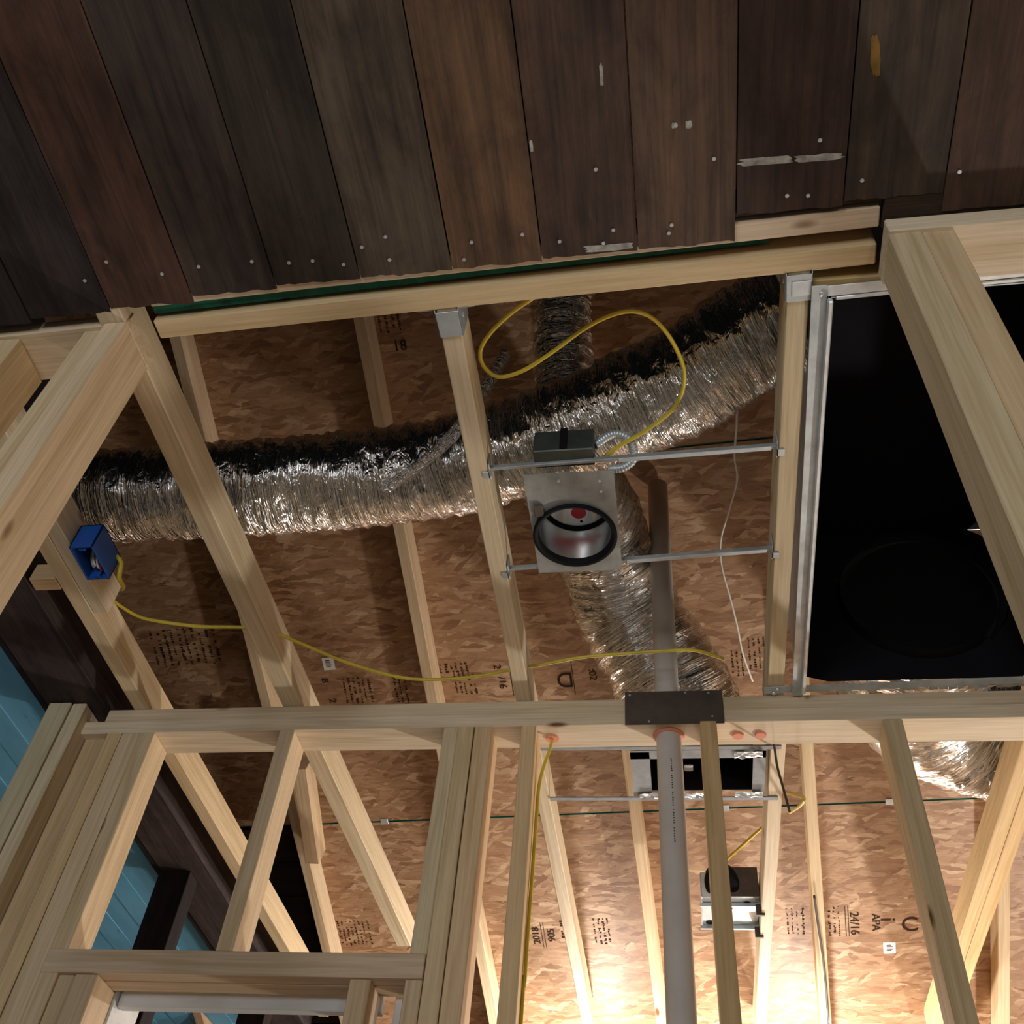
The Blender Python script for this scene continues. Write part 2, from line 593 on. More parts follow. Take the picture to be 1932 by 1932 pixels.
for i in range(len(ends)):
    x0, x1 = joints[i] + 0.0013, joints[i + 1] - 0.0013
    y0 = -3.4
    dz = random.uniform(-0.0008, 0.0012)
    bm = bmesh.new()
    W = x1 - x0
    c = Vector(((x0 + x1) / 2, (y0 + ends[i]) / 2, 3.0 + dz))
    h = (ends[i] - y0) / 2
    # outline with wavy edges and a ragged sawn end
    lo, hi = [], []
    ny = 26
    for k in range(ny + 1):
        t = -h + 2 * h * k / ny
        lo.append((t, -W / 2 + 0.0012 * noise.noise(Vector((t * 2.3, i, 0)))))
        hi.append((t, W / 2 + 0.0012 * noise.noise(Vector((t * 2.3, i, 5)))))
    rag = []
    for k in range(1, 14):
        y = -W / 2 + W * k / 14
        rag.append((h + 0.004 * noise.noise(Vector((y * 45, i * 3.3, 0))) + 0.003 * noise.noise(Vector((y * 140, i, 2))), y))
    loop = lo + rag + hi[::-1]
    bot = [bm.verts.new((a, b, 0)) for a, b in loop]
    top = [bm.verts.new((a, b, 0.019)) for a, b in loop]
    bm.faces.new(bot[::-1])
    bm.faces.new(top)
    for k in range(len(loop)):
        k2 = (k + 1) % len(loop)
        bm.faces.new((bot[k], bot[k2], top[k2], top[k]))
    mw = frame(c, (0, 1, 0), (-1, 0, 0))
    # local x = world Y, local y = world -X, local z = up
    p = link('plank', done(bm, 'plank'), M['plank'], ceil, mw, [1.65 * v for v in tints[i]])
    planks.append(p)
    for q in nails.get(i, []):
        link('nail_head', nail_me, M['tape'], p, Matrix.Translation(Vector((q[0], q[1], 2.9990 + dz))))


def splotch(name, plank, q, lx, ly, mat, seed, rot=0.0, dz=0.0):
    """A thin patch of old paint left on a plank."""
    bm = bmesh.new()
    vs = []
    for k in range(28):
        t = 2 * math.pi * k / 28
        cx, cy = math.cos(t), math.sin(t)
        m_ = 1.0 / max(abs(cx), abs(cy)) ** 0.75
        f = 1 + 0.28 * noise.noise(Vector((cx * 2.2, cy * 2.2, seed)))
        vs.append(bm.verts.new((cx * lx * f * m_, cy * ly * f * m_, 0)))
    bm.faces.new(vs)
    r = bmesh.ops.extrude_face_region(bm, geom=bm.faces[:])
    bmesh.ops.translate(bm, vec=(0, 0, 0.0006), verts=[g for g in r['geom'] if isinstance(g, bmesh.types.BMVert)])
    z = WORLD[plank.name].translation.z - 0.0006
    return link(name, done(bm, name), M[mat], plank, Matrix.Translation((q[0], q[1], z)) @ Matrix.Rotation(rot, 4, 'Z'))


q = (0.188, 0.701, 3.000)
splotch('paint_mark', planks[12], q, 0.040, 0.006, 'scuff', 1, 0.02)
q = (0.269, 0.704, 3.000)
splotch('paint_mark', planks[12], q, 0.036, 0.0055, 'scuff', 2, 0.02)
q = (0.070, 0.631, 3.000)
splotch('paint_mark', planks[11], q, 0.005, 0.006, 'scuff', 3)
q = (0.048, 0.630, 3.000)
splotch('paint_mark', planks[11], q, 0.004, 0.0045, 'scuff', 4)
q = (-0.065, 0.826, 3.000)
splotch('paint_mark', planks[10], q, 0.040, 0.006, 'scuff', 5)
q = (0.340, 0.558, 3.000)
splotch('stain', planks[13], q, 0.0065, 0.030, 'ochre', 6, -0.12)
q = (-0.058, 0.542, 3.000)
splotch('paint_mark', planks[10], q, 0.0025, 0.016, 'scuff', 7)
q = (-0.176, 0.640, 3.000)
splotch('paint_mark', planks[10], q, 0.0025, 0.009, 'scuff', 8)

# ------------------------------------------------------------------ wall between the near room and the hall (wide framed opening)
wn = struct('wall_near')
# header over the opening: strip under the plank ends, green-edged spacer, board on edge
stick('header_strip', (-0.908, 0.852, 3.004), (0.372, 0.815, 3.004), 0.036, 0.06, (0, 1, 0), wn, color=(0.95, 0.86, 0.80))
stick('sheathing_spacer', (-0.908, 0.880, 3.010), (0.20, 0.8485, 3.030), 0.016, 0.05, (0, 1, 0), wn, 'green', bev=0)
stick('header_board', (-0.912, 0.9160, 3.0), (0.372, 0.8785, 3.0), 0.038, 0.089, (0, 1, 0), wn, color=(0.98, 0.86, 0.66))
stick('old_batten', (0.10, 0.776, 3.006), (0.373, 0.768, 3.006), 0.040, 0.02, (0, 1, 0), wn, 'beam', (0.05, 0.028, 0.018))
# left: plate, doubled post, next stud
stick('top_plate', (-2.2, 0.985, 3.0), (-0.962, 0.948, 3.0), 0.105, 0.038, (0, 1, 0), wn, color=(1.0, 0.93, 0.84))
stick('post', (-0.984, 0.893, 0.0), (-0.984, 0.893, 2.999), 0.044, 0.108, (1, 0, 0), wn, color=(1.0, 0.86, 0.72))
stick('post', (-1.031, 0.905, 0.0), (-1.031, 0.905, 2.999), 0.042, 0.089, (1, 0, 0), wn, color=(0.92, 0.80, 0.62))
stick('stud', (-1.206, 0.91, 0.0), (-1.206, 0.91, 2.999), 0.042, 0.1, (1, 0, 0), wn, color=(0.95, 0.84, 0.66))
# right: plate and doubled post
lumber('top_plate', 0.378, 1.6, 0.816, 0.914, 2.959, 2.9985, wn, color=(1.0, 0.97, 0.92))
lumber('old_batten', 0.376, 1.6, 0.745, 0.835, 3.0015, 3.02, wn, 'beam', (0.05, 0.028, 0.018))
lumber('post', 0.378, 0.4285, 0.822, 0.905, 0.0, 2.960, wn, color=(0.86, 0.80, 0.66))
lumber('post', 0.4305, 0.479, 0.825, 0.905, 0.0, 2.960, wn, color=(0.98, 0.84, 0.66))

# ------------------------------------------------------------------ wall on the far side of the hall
wf = struct('wall_far')
lumber('top_plate', -1.470, 2.4, 2.038, 2.132, 2.962, 3.0, wf, color=(0.92, 0.86, 0.78))
lumber('top_plate', -1.530, 2.4, 2.036, 2.130, 2.924, 2.9615, wf, color=(1.0, 0.97, 0.93))
ZT = 2.9235
for name, x0, x1, y0, y1, z1, col in (
        ('corner_post', -1.622, -1.560, 2.000, 2.09, 2.998, (0.80, 0.80, 0.70)),
        ('corner_post', -1.559, -1.521, 2.004, 2.09, 2.998, (0.95, 0.90, 0.80)),
        ('stud', -1.517, -1.462, 2.060, 2.12, 2.9235, (0.85, 0.72, 0.55)),
        ('stud', -1.446, -1.406, 2.036, 2.125, ZT, (0.98, 0.82, 0.60)),
        ('stud', -1.404, -1.355, 2.037, 2.125, ZT, (0.92, 0.82, 0.68)),
        ('stud', -1.354, -1.314, 2.035, 2.125, ZT, (0.96, 0.86, 0.72)),
        ('stud', -0.978, -0.940, 2.036, 2.125, ZT, (0.97, 0.90, 0.80)),
        ('stud', -0.556, -0.520, 2.037, 2.125, ZT, (0.88, 0.84, 0.72)),
        ('stud', -0.519, -0.480, 2.035, 2.125, ZT, (0.92, 0.84, 0.68)),
        ('stud', -0.477, -0.434, 2.036, 2.125, ZT, (0.96, 0.80, 0.62)),
        ('stud', -0.363, -0.326, 2.036, 2.125, ZT, (0.96, 0.78, 0.56)),
        ('stud', 0.064, 0.103, 2.030, 2.118, ZT, (0.94, 0.74, 0.48)),
        ('stud', 0.485, 0.528, 2.036, 2.125, ZT, (0.86, 0.76, 0.58)),
        ('stud', 1.02, 1.06, 2.036, 2.125, ZT, (0.9, 0.8, 0.64))):
    bottom = 2.356 if (x0 > -0.99 and x1 < -0.93) else (2.354 if x0 == -0.556 else 0.0)
    lumber(name, x0, x1, y0, y1, bottom, z1, wf, color=col)
# door header in that wall with its jack studs
lumber('door_header', -1.353, -0.521, 2.030, 2.070, 2.303, 2.3535, wf, color=(0.84, 0.74, 0.66))
lumber('door_header', -1.313, -0.557, 2.0715, 2.12, 2.303, 2.3515, wf, color=(0.84, 0.74, 0.66))
for x0, x1 in ((-1.275, -1.222), (-0.672, -0.628), (-0.556, -0.521)):
    lumber('jack_stud', x0, x1, 2.036, 2.125, 0.0, 2.3025, wf, color=(0.86, 0.74, 0.62))
lumber('jack_stud', -1.313, -1.277, 2.040, 2.12, 0.0, 2.3025, wf, color=(0.82, 0.72, 0.58))
# fire sealant round the holes in the plate
for k, (px, rx, ry) in enumerate((( -0.292, 0.016, 0.014), (0.155, 0.013, 0.012), (0.208, 0.013, 0.012))):
    bm = disc(1.0, 0.008, 16)
    for v in bm.verts:
        v.co.x *= rx * (1 + 0.35 * noise.noise(v.co * 2 + Vector((k, 0, 0))))
        v.co.y *= ry * (1 + 0.35 * noise.noise(v.co * 2 + Vector((0, k, 3))))
    link('sealant', done(bm, 'sealant'), M['caulk'], wf, Matrix.Translation((px, 2.088, 2.922)))
bm = lathe([(0.0305, -0.004), (0.035, -0.003), (0.038, 0.003), (0.0305, 0.004)], 24)
for v in bm.verts:
    v.co += Vector((1, 1, 0)) * 0.003 * noise.noise(v.co * 60)
link('sealant', done(bm, 'sealant'), M['caulk'], wf, Matrix.Translation((-0.009, 2.09, 2.9215)))

# old white painted door frame behind the header
df = struct('door_1')
block('lintel', -1.22, -0.63, 2.150, 2.175, 2.284, 2.336, df, 'whitepaint', 0.002)
block('door_jamb', -1.262, -1.222, 2.135, 2.26, 0.0, 2.339, df, 'whitepaint', 0.003)
block('door_jamb', -0.60, -0.565, 2.14, 2.26, 0.0, 2.330, df, 'whitepaint', 0.003)

# ------------------------------------------------------------------ ceiling joists of hall and far room
cf = struct('ceiling_frame')
def joist(x0, x1, y0, y1, col, z=3.0):
    return lumber('joist', x0, x1, y0, y1, z + 0.0008, z + 0.089, cf, color=col)
joist(-1.402, -1.360, 0.96, 3.95, (0.98, 0.90, 0.76))
stick('joist', (-0.992, 0.862, 3.0008), (-0.940, 3.36, 3.0008), 0.050, 0.089, (-1, 0, 0), cf, color=(0.98, 0.92, 0.80))
joist(-0.382, -0.344, 0.905, 3.98, (1.0, 0.95, 0.84))
joist(0.230, 0.268, 0.888, 2.128, (1.0, 0.96, 0.84))
joist(0.245, 0.283, 2.14, 3.98, (1.0, 0.96, 0.88))
joist(0.850, 0.888, 2.14, 3.98, (0.98, 0.80, 0.54))
joist(0.889, 0.927, 2.14, 3.98, (0.98, 0.80, 0.54))
joist(0.846, 0.884, 0.913, 2.128, (0.98, 0.9, 0.7))
lumber('blocking', 0.272, 0.842, 0.9215, 0.950, 3.004, 3.089, cf, color=(0.8, 0.68, 0.42))
# blocking: short piece beside the joist with the blue box, a stub towards the old beam
lumber('blocking', -1.3595, -1.322, 1.01, 1.672, 3.002, 3.090, cf, color=(1.0, 0.97, 0.92))
q0, q1 = Vector((-1.475, 1.597, 3.000)), Vector((-1.423, 1.566, 3.000))
lumber('blocking', -1.47, -1.404, 1.545, 1.585, 3.0, 3.05, cf, color=(0.9, 0.7, 0.5))

# ------------------------------------------------------------------ old wall and blue ceiling at the left
wl = struct('wall_left')
lumber('old_plate', -1.640, -1.478, -0.5, 4.1, 3.002, 3.10, wl, 'beam', (0.058, 0.040, 0.037))
lumber('old_stud', -1.640, -1.535, 2.86, 2.93, 0.0, 3.0, wl, 'beam', (0.016, 0.010, 0.010))
lumber('old_stud', -1.640, -1.535, 3.75, 3.82, 0.0, 3.0, wl, 'beam', (0.03, 0.016, 0.012))
wa = struct('attic_shade_wall')  # added near-black partition, its colour standing in for the unlit attic void
for k in range(9):
    lumber('shade_board', -1.960, -1.940, -0.5, 4.1, 3.102 + k * 0.16, 3.26 + k * 0.16, wa, 'beam', (0.012, 0.008, 0.007))
lumber('trim_strip', -1.664, -1.644, -0.5, 4.1, 3.006, 3.03, wl, 'beam', (0.02, 0.02, 0.022))
bc = struct('ceiling.001')
for k in range(14):
    x1 = -1.642 - k * 0.084
    lumber('blue_board', x1 - 0.0825, x1, 0.9, 4.15, 3.034 + 0.002 * (k % 2), 3.05, bc, 'bluepaint', bev=0.0)

# ------------------------------------------------------------------ roof: sheets of strand board on rafters, falling away from the camera
rf = struct('roof')
R0 = Vector((-0.136, 3.147, 3.449))
SD = Vector((0.9983, -0.0590, 0.0)).normalized()
RD = Vector((0.055, 0.920, -0.387)).normalized()
RN = SD.cross(RD).normalized()
RD = RN.cross(SD).normalized()


def rp(u, v, wv=0.0):
    return R0 + SD * u + RD * v + RN * wv


def sheet(u0, u1, v0, v1):
    bm = bmesh.new()
    uc, vc = (u0 + u1) / 2, (v0 + v1) / 2
    box_bm(bm, u0 - uc, u1 - uc, v0 - vc, v1 - vc, 0, 0.011, 0)
    o = link('osb_panel', done(bm, 'osb_panel'), M['osb'], rf, frame(rp(uc, vc), SD, RD))
    # green edge seal on the long edges
    for vv, s in ((v0, 1), (v1, -1)):
        bm = bmesh.new()
        box_bm(bm, u0 - uc, u1 - uc, vv - vc - (0.0016 if s > 0 else 0), vv - vc + (0.0016 if s < 0 else 0), -0.0004, 0.011, 0)
        link('edge_seal', done(bm, 'edge_seal'), M['green'], o, frame(rp(uc, vc), SD, RD))
    return o


VS = 0.067
rows = {}
rows['eave_a'] = sheet(-1.262, 0.573, VS + 0.004, VS + 1.26)
rows['eave_b'] = sheet(0.576, 2.7, VS + 0.004, VS + 1.26)
rows['mid_a'] = sheet(-2.6, -0.02, VS - 1.300, VS - 0.003)
rows['mid_b'] = sheet(-0.017, 2.42, VS - 1.300, VS - 0.003)
rows['top_a'] = sheet(-2.6, 0.57, VS - 2.60, VS - 1.306)
rows['top_b'] = sheet(0.573, 2.7, VS - 2.60, VS - 1.306)
for k in range(8):
    v0 = VS + 0.02 + k * 0.155
    stick('dark_roof_board', rp(-2.6, v0 + 0.07, 0.0), rp(-1.266, v0 + 0.07, 0.0), 0.15, 0.02, RD, rf, 'beam', (0.022, 0.014, 0.010))  # very dark boards left of the left-hand rafter
for u, c in ((-1.231, (0.9, 0.8, 0.7)), (-0.636, (0.95, 0.84, 0.72)), (-0.001, (0.98, 0.86, 0.72)), (0.582, (0.98, 0.86, 0.7)), (1.18, (0.95, 0.82, 0.66)), (-1.84, (0.7, 0.5, 0.4)), (1.79, (0.95, 0.82, 0.66))):
    stick('rafter', rp(u, -2.6, -0.0905), rp(u, 1.24, -0.0905), 0.038, 0.09, -SD, rf, color=c)
# sheathing clips on the seam
for u in (-0.93, 0.30, 0.845):
    bm = bmesh.new()
    box_bm(bm, -0.014, 0.014, -0.012, 0.012, -0.0022, -0.0006, 0.0005)
    box_bm(bm, -0.003, 0.003, -0.0015, 0.0015, -0.0006, 0.010, 0)
    link('sheathing_clip', done(bm, 'sheathing_clip'), M['tape'], rf, frame(rp(u, VS), SD, RD))
# sistered strut beside the left rafter, cut to a point
stick('strut', (-1.274, 2.912, 3.468), (-1.289, 3.273, 3.317), 0.05, 0.085, (1, 0, 0), rf, color=(0.95, 0.82, 0.68))

# printed marks on the sheets: the lines of print run down the slope
def stamp(text, px, size, row, flip=False):
    p = Vector(px)
    u, v = (p - R0).dot(SD), (p - R0).dot(RD)
    # readable from below, turned a quarter turn: letters run up the slope, tops to the left
    x, y = {None: (SD, -RD), True: (RD, SD), False: (-RD, -SD), 180: (-SD, RD)}[flip]
    mw = frame(rp(u, v, -0.0012), x, y)
    return lettering('stamp', text, size, M['ink'], rows[row], mw)


def rules(px, n, gap, length, row, th=0.0022):
    p = Vector(px)
    u, v = (p - R0).dot(SD), (p - R0).dot(RD)
    bm = bmesh.new()
    for k in range(n):
        box_bm(bm, k * gap, k * gap + th, -length / 2, length / 2, -0.0012, -0.0004, 0)
    link('stamp', done(bm, 'stamp'), M['ink'], rows[row], frame(rp(u, v), SD, RD))


for text, px, size, row, flip in (
        ('2018', (-0.539, 3.718, 3.220), 0.038, 'eave_a', False),
        ('905', (-0.481, 3.714, 3.221), 0.040, 'eave_a', False),
        ('24/16', (0.603, 3.624, 3.231), 0.044, 'eave_b', True),
        ('APA', (0.675, 3.617, 3.232), 0.040, 'eave_b', True),
        ('i', (0.714, 3.605, 3.236), 0.075, 'eave_b', True),
        ('C', (0.789, 3.623, 3.227), 0.085, 'eave_b', None),
        ('/16', (-0.566, 2.740, 3.631), 0.036, 'mid_a', True),
        ('2', (-0.579, 2.684, 3.655), 0.036, 'mid_a', True),
        ('D', (-0.350, 2.728, 3.630), 0.080, 'mid_b', 180),
        (':02', (-0.256, 2.713, 3.634), 0.036, 'mid_b', True),
        ('B', (-1.199, 2.729, 3.651), 0.034, 'mid_a', True),
        ('2', (-1.182, 2.803, 3.620), 0.036, 'mid_a', True),
        ('18', (-0.776, 1.661, 4.088), 0.045, 'top_a', None)):
    stamp(text, px, size, row, flip)


def smudge(px, nl, gap, length, row, seed):
    """Lines of print too small and blurred to read."""
    rnd = random.Random(seed)
    p = Vector(px)
    u, v = (p - R0).dot(SD), (p - R0).dot(RD)
    bm = bmesh.new()
    for k in range(nl):
        y = -length / 2
        hgt = rnd.uniform(0.35, 0.75) * gap
        while y < length / 2:
            d = rnd.uniform(0.004, 0.011)
            if rnd.random() < 0.72:
                a = rnd.uniform(0, 0.4) * hgt
                box_bm(bm, k * gap + a, k * gap + hgt * rnd.uniform(0.55, 1.0), y, y + d * 0.55, -0.0012, -0.0004, 0)
            y += d
    link('stamp', done(bm, 'stamp'), M['ink'], rows[row], frame(rp(u, v), SD, RD))


for px, nl, gap, ln, row, seed in (((-1.329, 3.738, 3.232), 9, 0.017, 0.11, 'eave_a', 1), ((-0.446, 3.699, 3.226), 2, 0.020, 0.10, 'eave_a', 2), ((-0.323, 3.690, 3.227), 4, 0.017, 0.11, 'eave_a', 3),
                                   ((0.370, 3.624, 3.237), 4, 0.017, 0.11, 'eave_a', 4), ((0.513, 3.619, 3.236), 3, 0.017, 0.13, 'eave_b', 5), ((-0.805, 2.742, 3.636), 2, 0.018, 0.09, 'mid_a', 6),
                                   ((-0.733, 2.739, 3.635), 5, 0.016, 0.09, 'mid_a', 7), ((-0.780, 2.690, 3.657), 6, 0.018, 0.035, 'mid_a', 8), ((-1.134, 2.768, 3.633), 6, 0.018, 0.10, 'mid_a', 9),
                                   ((-0.950, 2.761, 3.632), 3, 0.018, 0.11, 'mid_a', 10), ((0.202, 2.675, 3.639), 3, 0.016, 0.10, 'mid_b', 11), ((0.257, 2.649, 3.648), 4, 0.016, 0.12, 'mid_b', 12),
                                   ((-1.819, 2.610, 3.716), 10, 0.026, 0.14, 'mid_a', 13), ((-0.856, 1.577, 4.125), 5, 0.02, 0.1, 'top_a', 14)):
    smudge(px, nl, gap, ln, row, seed)
for px, n, gap, ln, row in (((-0.519, 3.715, 3.221), 2, 0.010, 0.115, 'eave_a'),
                            ((0.572, 3.617, 3.235), 2, 0.010, 0.13, 'eave_b'), ((-0.324, 2.717, 3.634), 1, 0.01, 0.14, 'mid_b'), ((-0.196, 2.723, 3.629), 2, 0.006, 0.12, 'mid_b'), ((-0.535, 2.734, 3.632), 2, 0.012, 0.11, 'mid_a')):
    rules(px, n, gap, ln, row)
# white stickers
for px, row in (((0.724, 3.717, 3.189), 'eave_b'), ((-1.175, 2.668, 3.676), 'mid_a')):
    p = Vector(px)
    u, v = (p - R0).dot(SD), (p - R0).dot(RD)
    bm = bmesh.new()
    box_bm(bm, -0.021, 0.021, -0.024, 0.024, -0.0012, -0.0004, 0)
    link('sticker', done(bm, 'sticker'), M['paper'], rows[row], frame(rp(u, v), SD, RD))
    bm = bmesh.new()
    for k in range(5):
        box_bm(bm, -0.010, 0.006 + 0.004 * (k % 2), -0.014 + k * 0.006, -0.0115 + k * 0.006, -0.0018, -0.0013, 0)
    link('print_line', done(bm, 'print_line'), M['ink'], rows[row], frame(rp(u, v), SD, RD))

# ------------------------------------------------------------------ floor and outer walls (seen only by the light)
fl = struct('floor')
block('subfloor', -3.4, 3.4, -3.5, 4.3, -0.03, 0.0, fl, 'floorwood')
wb = struct('wall_back')
block('plaster', -3.4, 3.4, -3.56, -3.5, 0.0, 3.0, wb, 'plaster')
wr = struct('wall_right')
block('plaster', 3.4, 3.46, -3.5, 4.3, 0.0, 3.0, wr, 'plaster')
we = struct('wall_eave')
block('sheathing', -3.4, 3.4, 4.3, 4.33, 0.0, 3.0, we, 'osb')

# ================================================================== THINGS
# ------------------------------------------------------------------ recessed can light between two joists
cx, cy = -0.184, 1.486
can = thing('can_light', 'round recessed can light housing with grey steel plate hung between two joists', 'light fixture', (cx, cy, 3.0))
bm = bmesh.new()   # plate with a round hole
P0, P1, Q0, Q1 = -0.274, -0.091, 1.316, 1.597
seg = 48
inner, outer = [], []
for k in range(seg):
    t = 2 * math.pi * k / seg
    dx, dy = math.cos(t), math.sin(t)
    lim = min(((P1 - cx) / dx if dx > 1e-6 else ((P0 - cx) / dx if dx < -1e-6 else 9)), ((Q1 - cy) / dy if dy > 1e-6 else ((Q0 - cy) / dy if dy < -1e-6 else 9)))
    inner.append((dx * 0.079, dy * 0.079))
    outer.append((dx * lim, dy * lim))
corners = [(P1 - cx, Q1 - cy), (P0 - cx, Q1 - cy), (P0 - cx, Q0 - cy), (P1 - cx, Q0 - cy)]
for crn in corners:
    k = min(range(seg), key=lambda j: (outer[j][0] - crn[0]) ** 2 + (outer[j][1] - crn[1]) ** 2)
    outer[k] = crn
vi = [bm.verts.new((a, b, 0)) for a, b in inner]
vo_ = [bm.verts.new((a, b, 0)) for a, b in outer]
for k in range(seg):
    bm.faces.new((vi[k], vi[(k + 1) % seg], vo_[(k + 1) % seg], vo_[k]))
r = bmesh.ops.extrude_face_region(bm, geom=bm.faces[:])
bmesh.ops.translate(bm, vec=(0, 0, 0.0015), verts=[g for g in r['geom'] if isinstance(g, bmesh.types.BMVert)])
plate = link('mounting_plate', done(bm, 'mounting_plate'), M['zinc'], can, Matrix.Translation((cx, cy, 3.006)))
for dx, dy in ((0.063, -0.145), (0.064, -0.117), (-0.02, -0.15)):
    link('screw', done(disc(0.003, 0.003, 10), 'screw'), M['tape'], plate, Matrix.Translation((cx + dx, cy + dy, 3.0045)))
bm = lathe([(0.0890, 3.004), (0.0895, 2.9985), (0.088, 2.997), (0.081, 2.997), (0.0785, 3.000), (0.0766, 3.016)], 56)
link('gap_ring', done(bm, 'gap_ring'), M['black'], can, Matrix.Translation((cx, cy, 0)))  # solid black ring in place of the dark recessed gap around the can
bm = lathe([(0.0765, 3.012), (0.0765, 3.050), (0.0765, 3.098)], 56)
wall_ = link('housing', done(bm, 'housing'), M['bright'], can, Matrix.Translation((cx, cy, 0)))
bm = lathe([(0.0772, 3.098), (0.0772, 3.108), (0.062, 3.111)], 56)
link('socket_gap', done(bm, 'socket_gap'), M['black'], can, Matrix.Translation((cx, cy, 0)))
top = link('socket_plate', done(disc(0.069, 0.002, 48), 'socket_plate'), M['bright'], can, Matrix.Translation((cx, cy, 3.109)))
link('sticker', done(disc(0.017, 0.0008, 24), 'sticker'), M['red'], top, Matrix.Translation(Vector((-0.182, 1.516, 3.108))))
bm = disc(0.004, 0.001, 4)
link('slot', done(bm, 'slot'), M['black'], top, Matrix.Translation(Vector((-0.178, 1.542, 3.108))))
bm = lathe([(0.0785, 3.002), (0.0785, 3.112), (0.0, 3.112)], 40)
link('outer_shell', done(bm, 'outer_shell'), M['galv'], can, Matrix.Translation((cx, cy, 0)))
jb = block('junction_box', -0.250, -0.128, 1.268, 1.312, 3.020, 3.085, can, 'greenmetal', 0.002)
block('latch', -0.196, -0.182, 1.262, 1.2685, 3.022, 3.085, jb, 'black', 0.001)
block('clip', -0.262, -0.243, 1.395, 1.425, 2.998, 3.0045, can, 'darkmetal', 0.001)
for y0, y1, x0, x1 in ((1.303, 1.286, -0.343, 0.229), (1.592, 1.563, -0.343, 0.229)):
    a, b = Vector((x0, y0, 3.013)), Vector((x1, y1, 3.013))
    bar = stick('hanger_bar', a, b, 0.007, 0.011, (0, 1, 0), can, 'zinc', bev=0.001)
    a2 = a + (b - a) * 0.46
    stick('slide', a2 - Vector((0, 0, 0.003)), b - Vector((0.012, 0, 0.003)), 0.0095, 0.0025, (0, 1, 0), bar, 'galv', bev=0.0005)
    for q, sgn in ((a, 1), (b, -1)):
        bm = bmesh.new()
        box_bm(bm, 0, 0.003 * sgn, -0.020, 0.020, -0.008, 0.030, 0.0006)
        box_bm(bm, -0.012 * sgn, 0.003 * sgn, -0.006, 0.010, -0.0155, -0.013, 0.0005)
        box_bm(bm, 0, 0.003 * sgn, -0.006, 0.010, -0.0155, -0.004, 0.0005)
        link('bar_foot', done(bm, 'bar_foot'), M['galv'], bar, Matrix.Translation(q))
p = catmull([(-0.128, 1.296, 3.065), (-0.090, 1.290, 3.09), (-0.058, 1.305, 3.088), (-0.052, 1.340, 3.07), (-0.075, 1.355, 3.06), (-0.102, 1.357, 3.06)], 0.0015)
bm = sweep(p, 0.009, 14, lambda s, th, r: r + 0.0007 * math.cos(s * 2 * math.pi / 0.006))
link('flexible_conduit', done(bm, 'flexible_conduit'), M['galv'], can)

# ------------------------------------------------------------------ foil flexible ducts
tag(duct('flexible_duct', [(-1.95, 1.60, 3.30), (-1.45, 1.535, 3.275), (-1.15, 1.52, 3.262), (-0.80, 1.51, 3.255), (-0.48, 1.475, 3.25), (-0.22, 1.40, 3.25), (0.02, 1.305, 3.255), (0.17, 1.225, 3.275), (0.295, 1.165, 3.29)], 0.118, 1.0),
    'long crinkled foil duct snaking across above the hall joists, behind the can light', 'duct', 'insulated foil ducts')
tag(duct('flexible_duct', [(-0.26, 1.50, 3.36), (-0.201, 1.970, 3.600), (-0.165, 2.131, 3.600), (-0.124, 2.285, 3.550), (-0.037, 2.392, 3.430), (0.025, 2.468, 3.330), (0.05, 2.56, 3.29)], 0.122, 2.0, swell=0.05),
    'crumpled foil duct branching down behind the grey pipe to the register box', 'duct', 'insulated foil ducts')
tag(duct('flexible_duct', [(-0.21, 1.42, 3.38), (-0.22, 1.32, 3.60), (-0.20, 1.22, 3.85), (-0.20, 1.12, 4.1)], 0.072, 3.0),
    'small dark foil duct rising steeply behind the yellow cable loop', 'duct', 'insulated foil ducts')
tag(duct('flexible_duct', [(0.62, 1.985, 3.25), (0.64, 2.24, 3.28), (0.73, 2.48, 3.305), (0.96, 2.62, 3.31), (1.25, 2.67, 3.32), (1.6, 2.70, 3.33)], 0.205, 4.0, 'foil', 0.010),
    'fat shiny foil duct bulging behind the far plate, lower right', 'duct', 'insulated foil ducts')
bm = sweep(catmull([(-0.62, 1.455, 3.15), (-0.52, 1.395, 3.165), (-0.44, 1.34, 3.20), (-0.37, 1.28, 3.28), (-0.33, 1.25, 3.36)], 0.008), 0.014, 12, lambda s, th, r: r + 0.002 * noise.noise(Vector((s * 90, th, 0))), True, True)
tag(link('duct_strap', done(bm, 'duct_strap'), M['foil']), 'twisted foil strap slanting up from the long duct beside the middle joist', 'strap')

# ------------------------------------------------------------------ return-air box with galvanised frame
ret = thing('return_air_box', 'black lined return air box framed in galvanised strips beside the right joist', 'duct box', (0.56, 1.47, 3.0))
X0, X1, Y0, Y1, ZT_ = 0.305, 0.838, 0.958, 1.990, 3.50
bm = bmesh.new()
v = [bm.verts.new(c) for c in ((X0, Y0, 3.0), (X1, Y0, 3.0), (X1, Y1, 3.0), (X0, Y1, 3.0), (X0, Y0, ZT_), (X1, Y0, ZT_), (X1, Y1, ZT_), (X0, Y1, ZT_))]
for q in ((0, 1, 5, 4), (1, 2, 6, 5), (3, 0, 4, 7), (4, 5, 6, 7)):
    bm.faces.new([v[i] for i in q])
hole = []
hc, hr = Vector((0.62, Y1, 3.25)), 0.185
for k in range(40):
    t = 2 * math.pi * k / 40
    hole.append((hc.x + hr * math.cos(t), hc.z + hr * math.sin(t)))
hv = [bm.verts.new((a, Y1, b)) for a, b in hole]
rimv = []
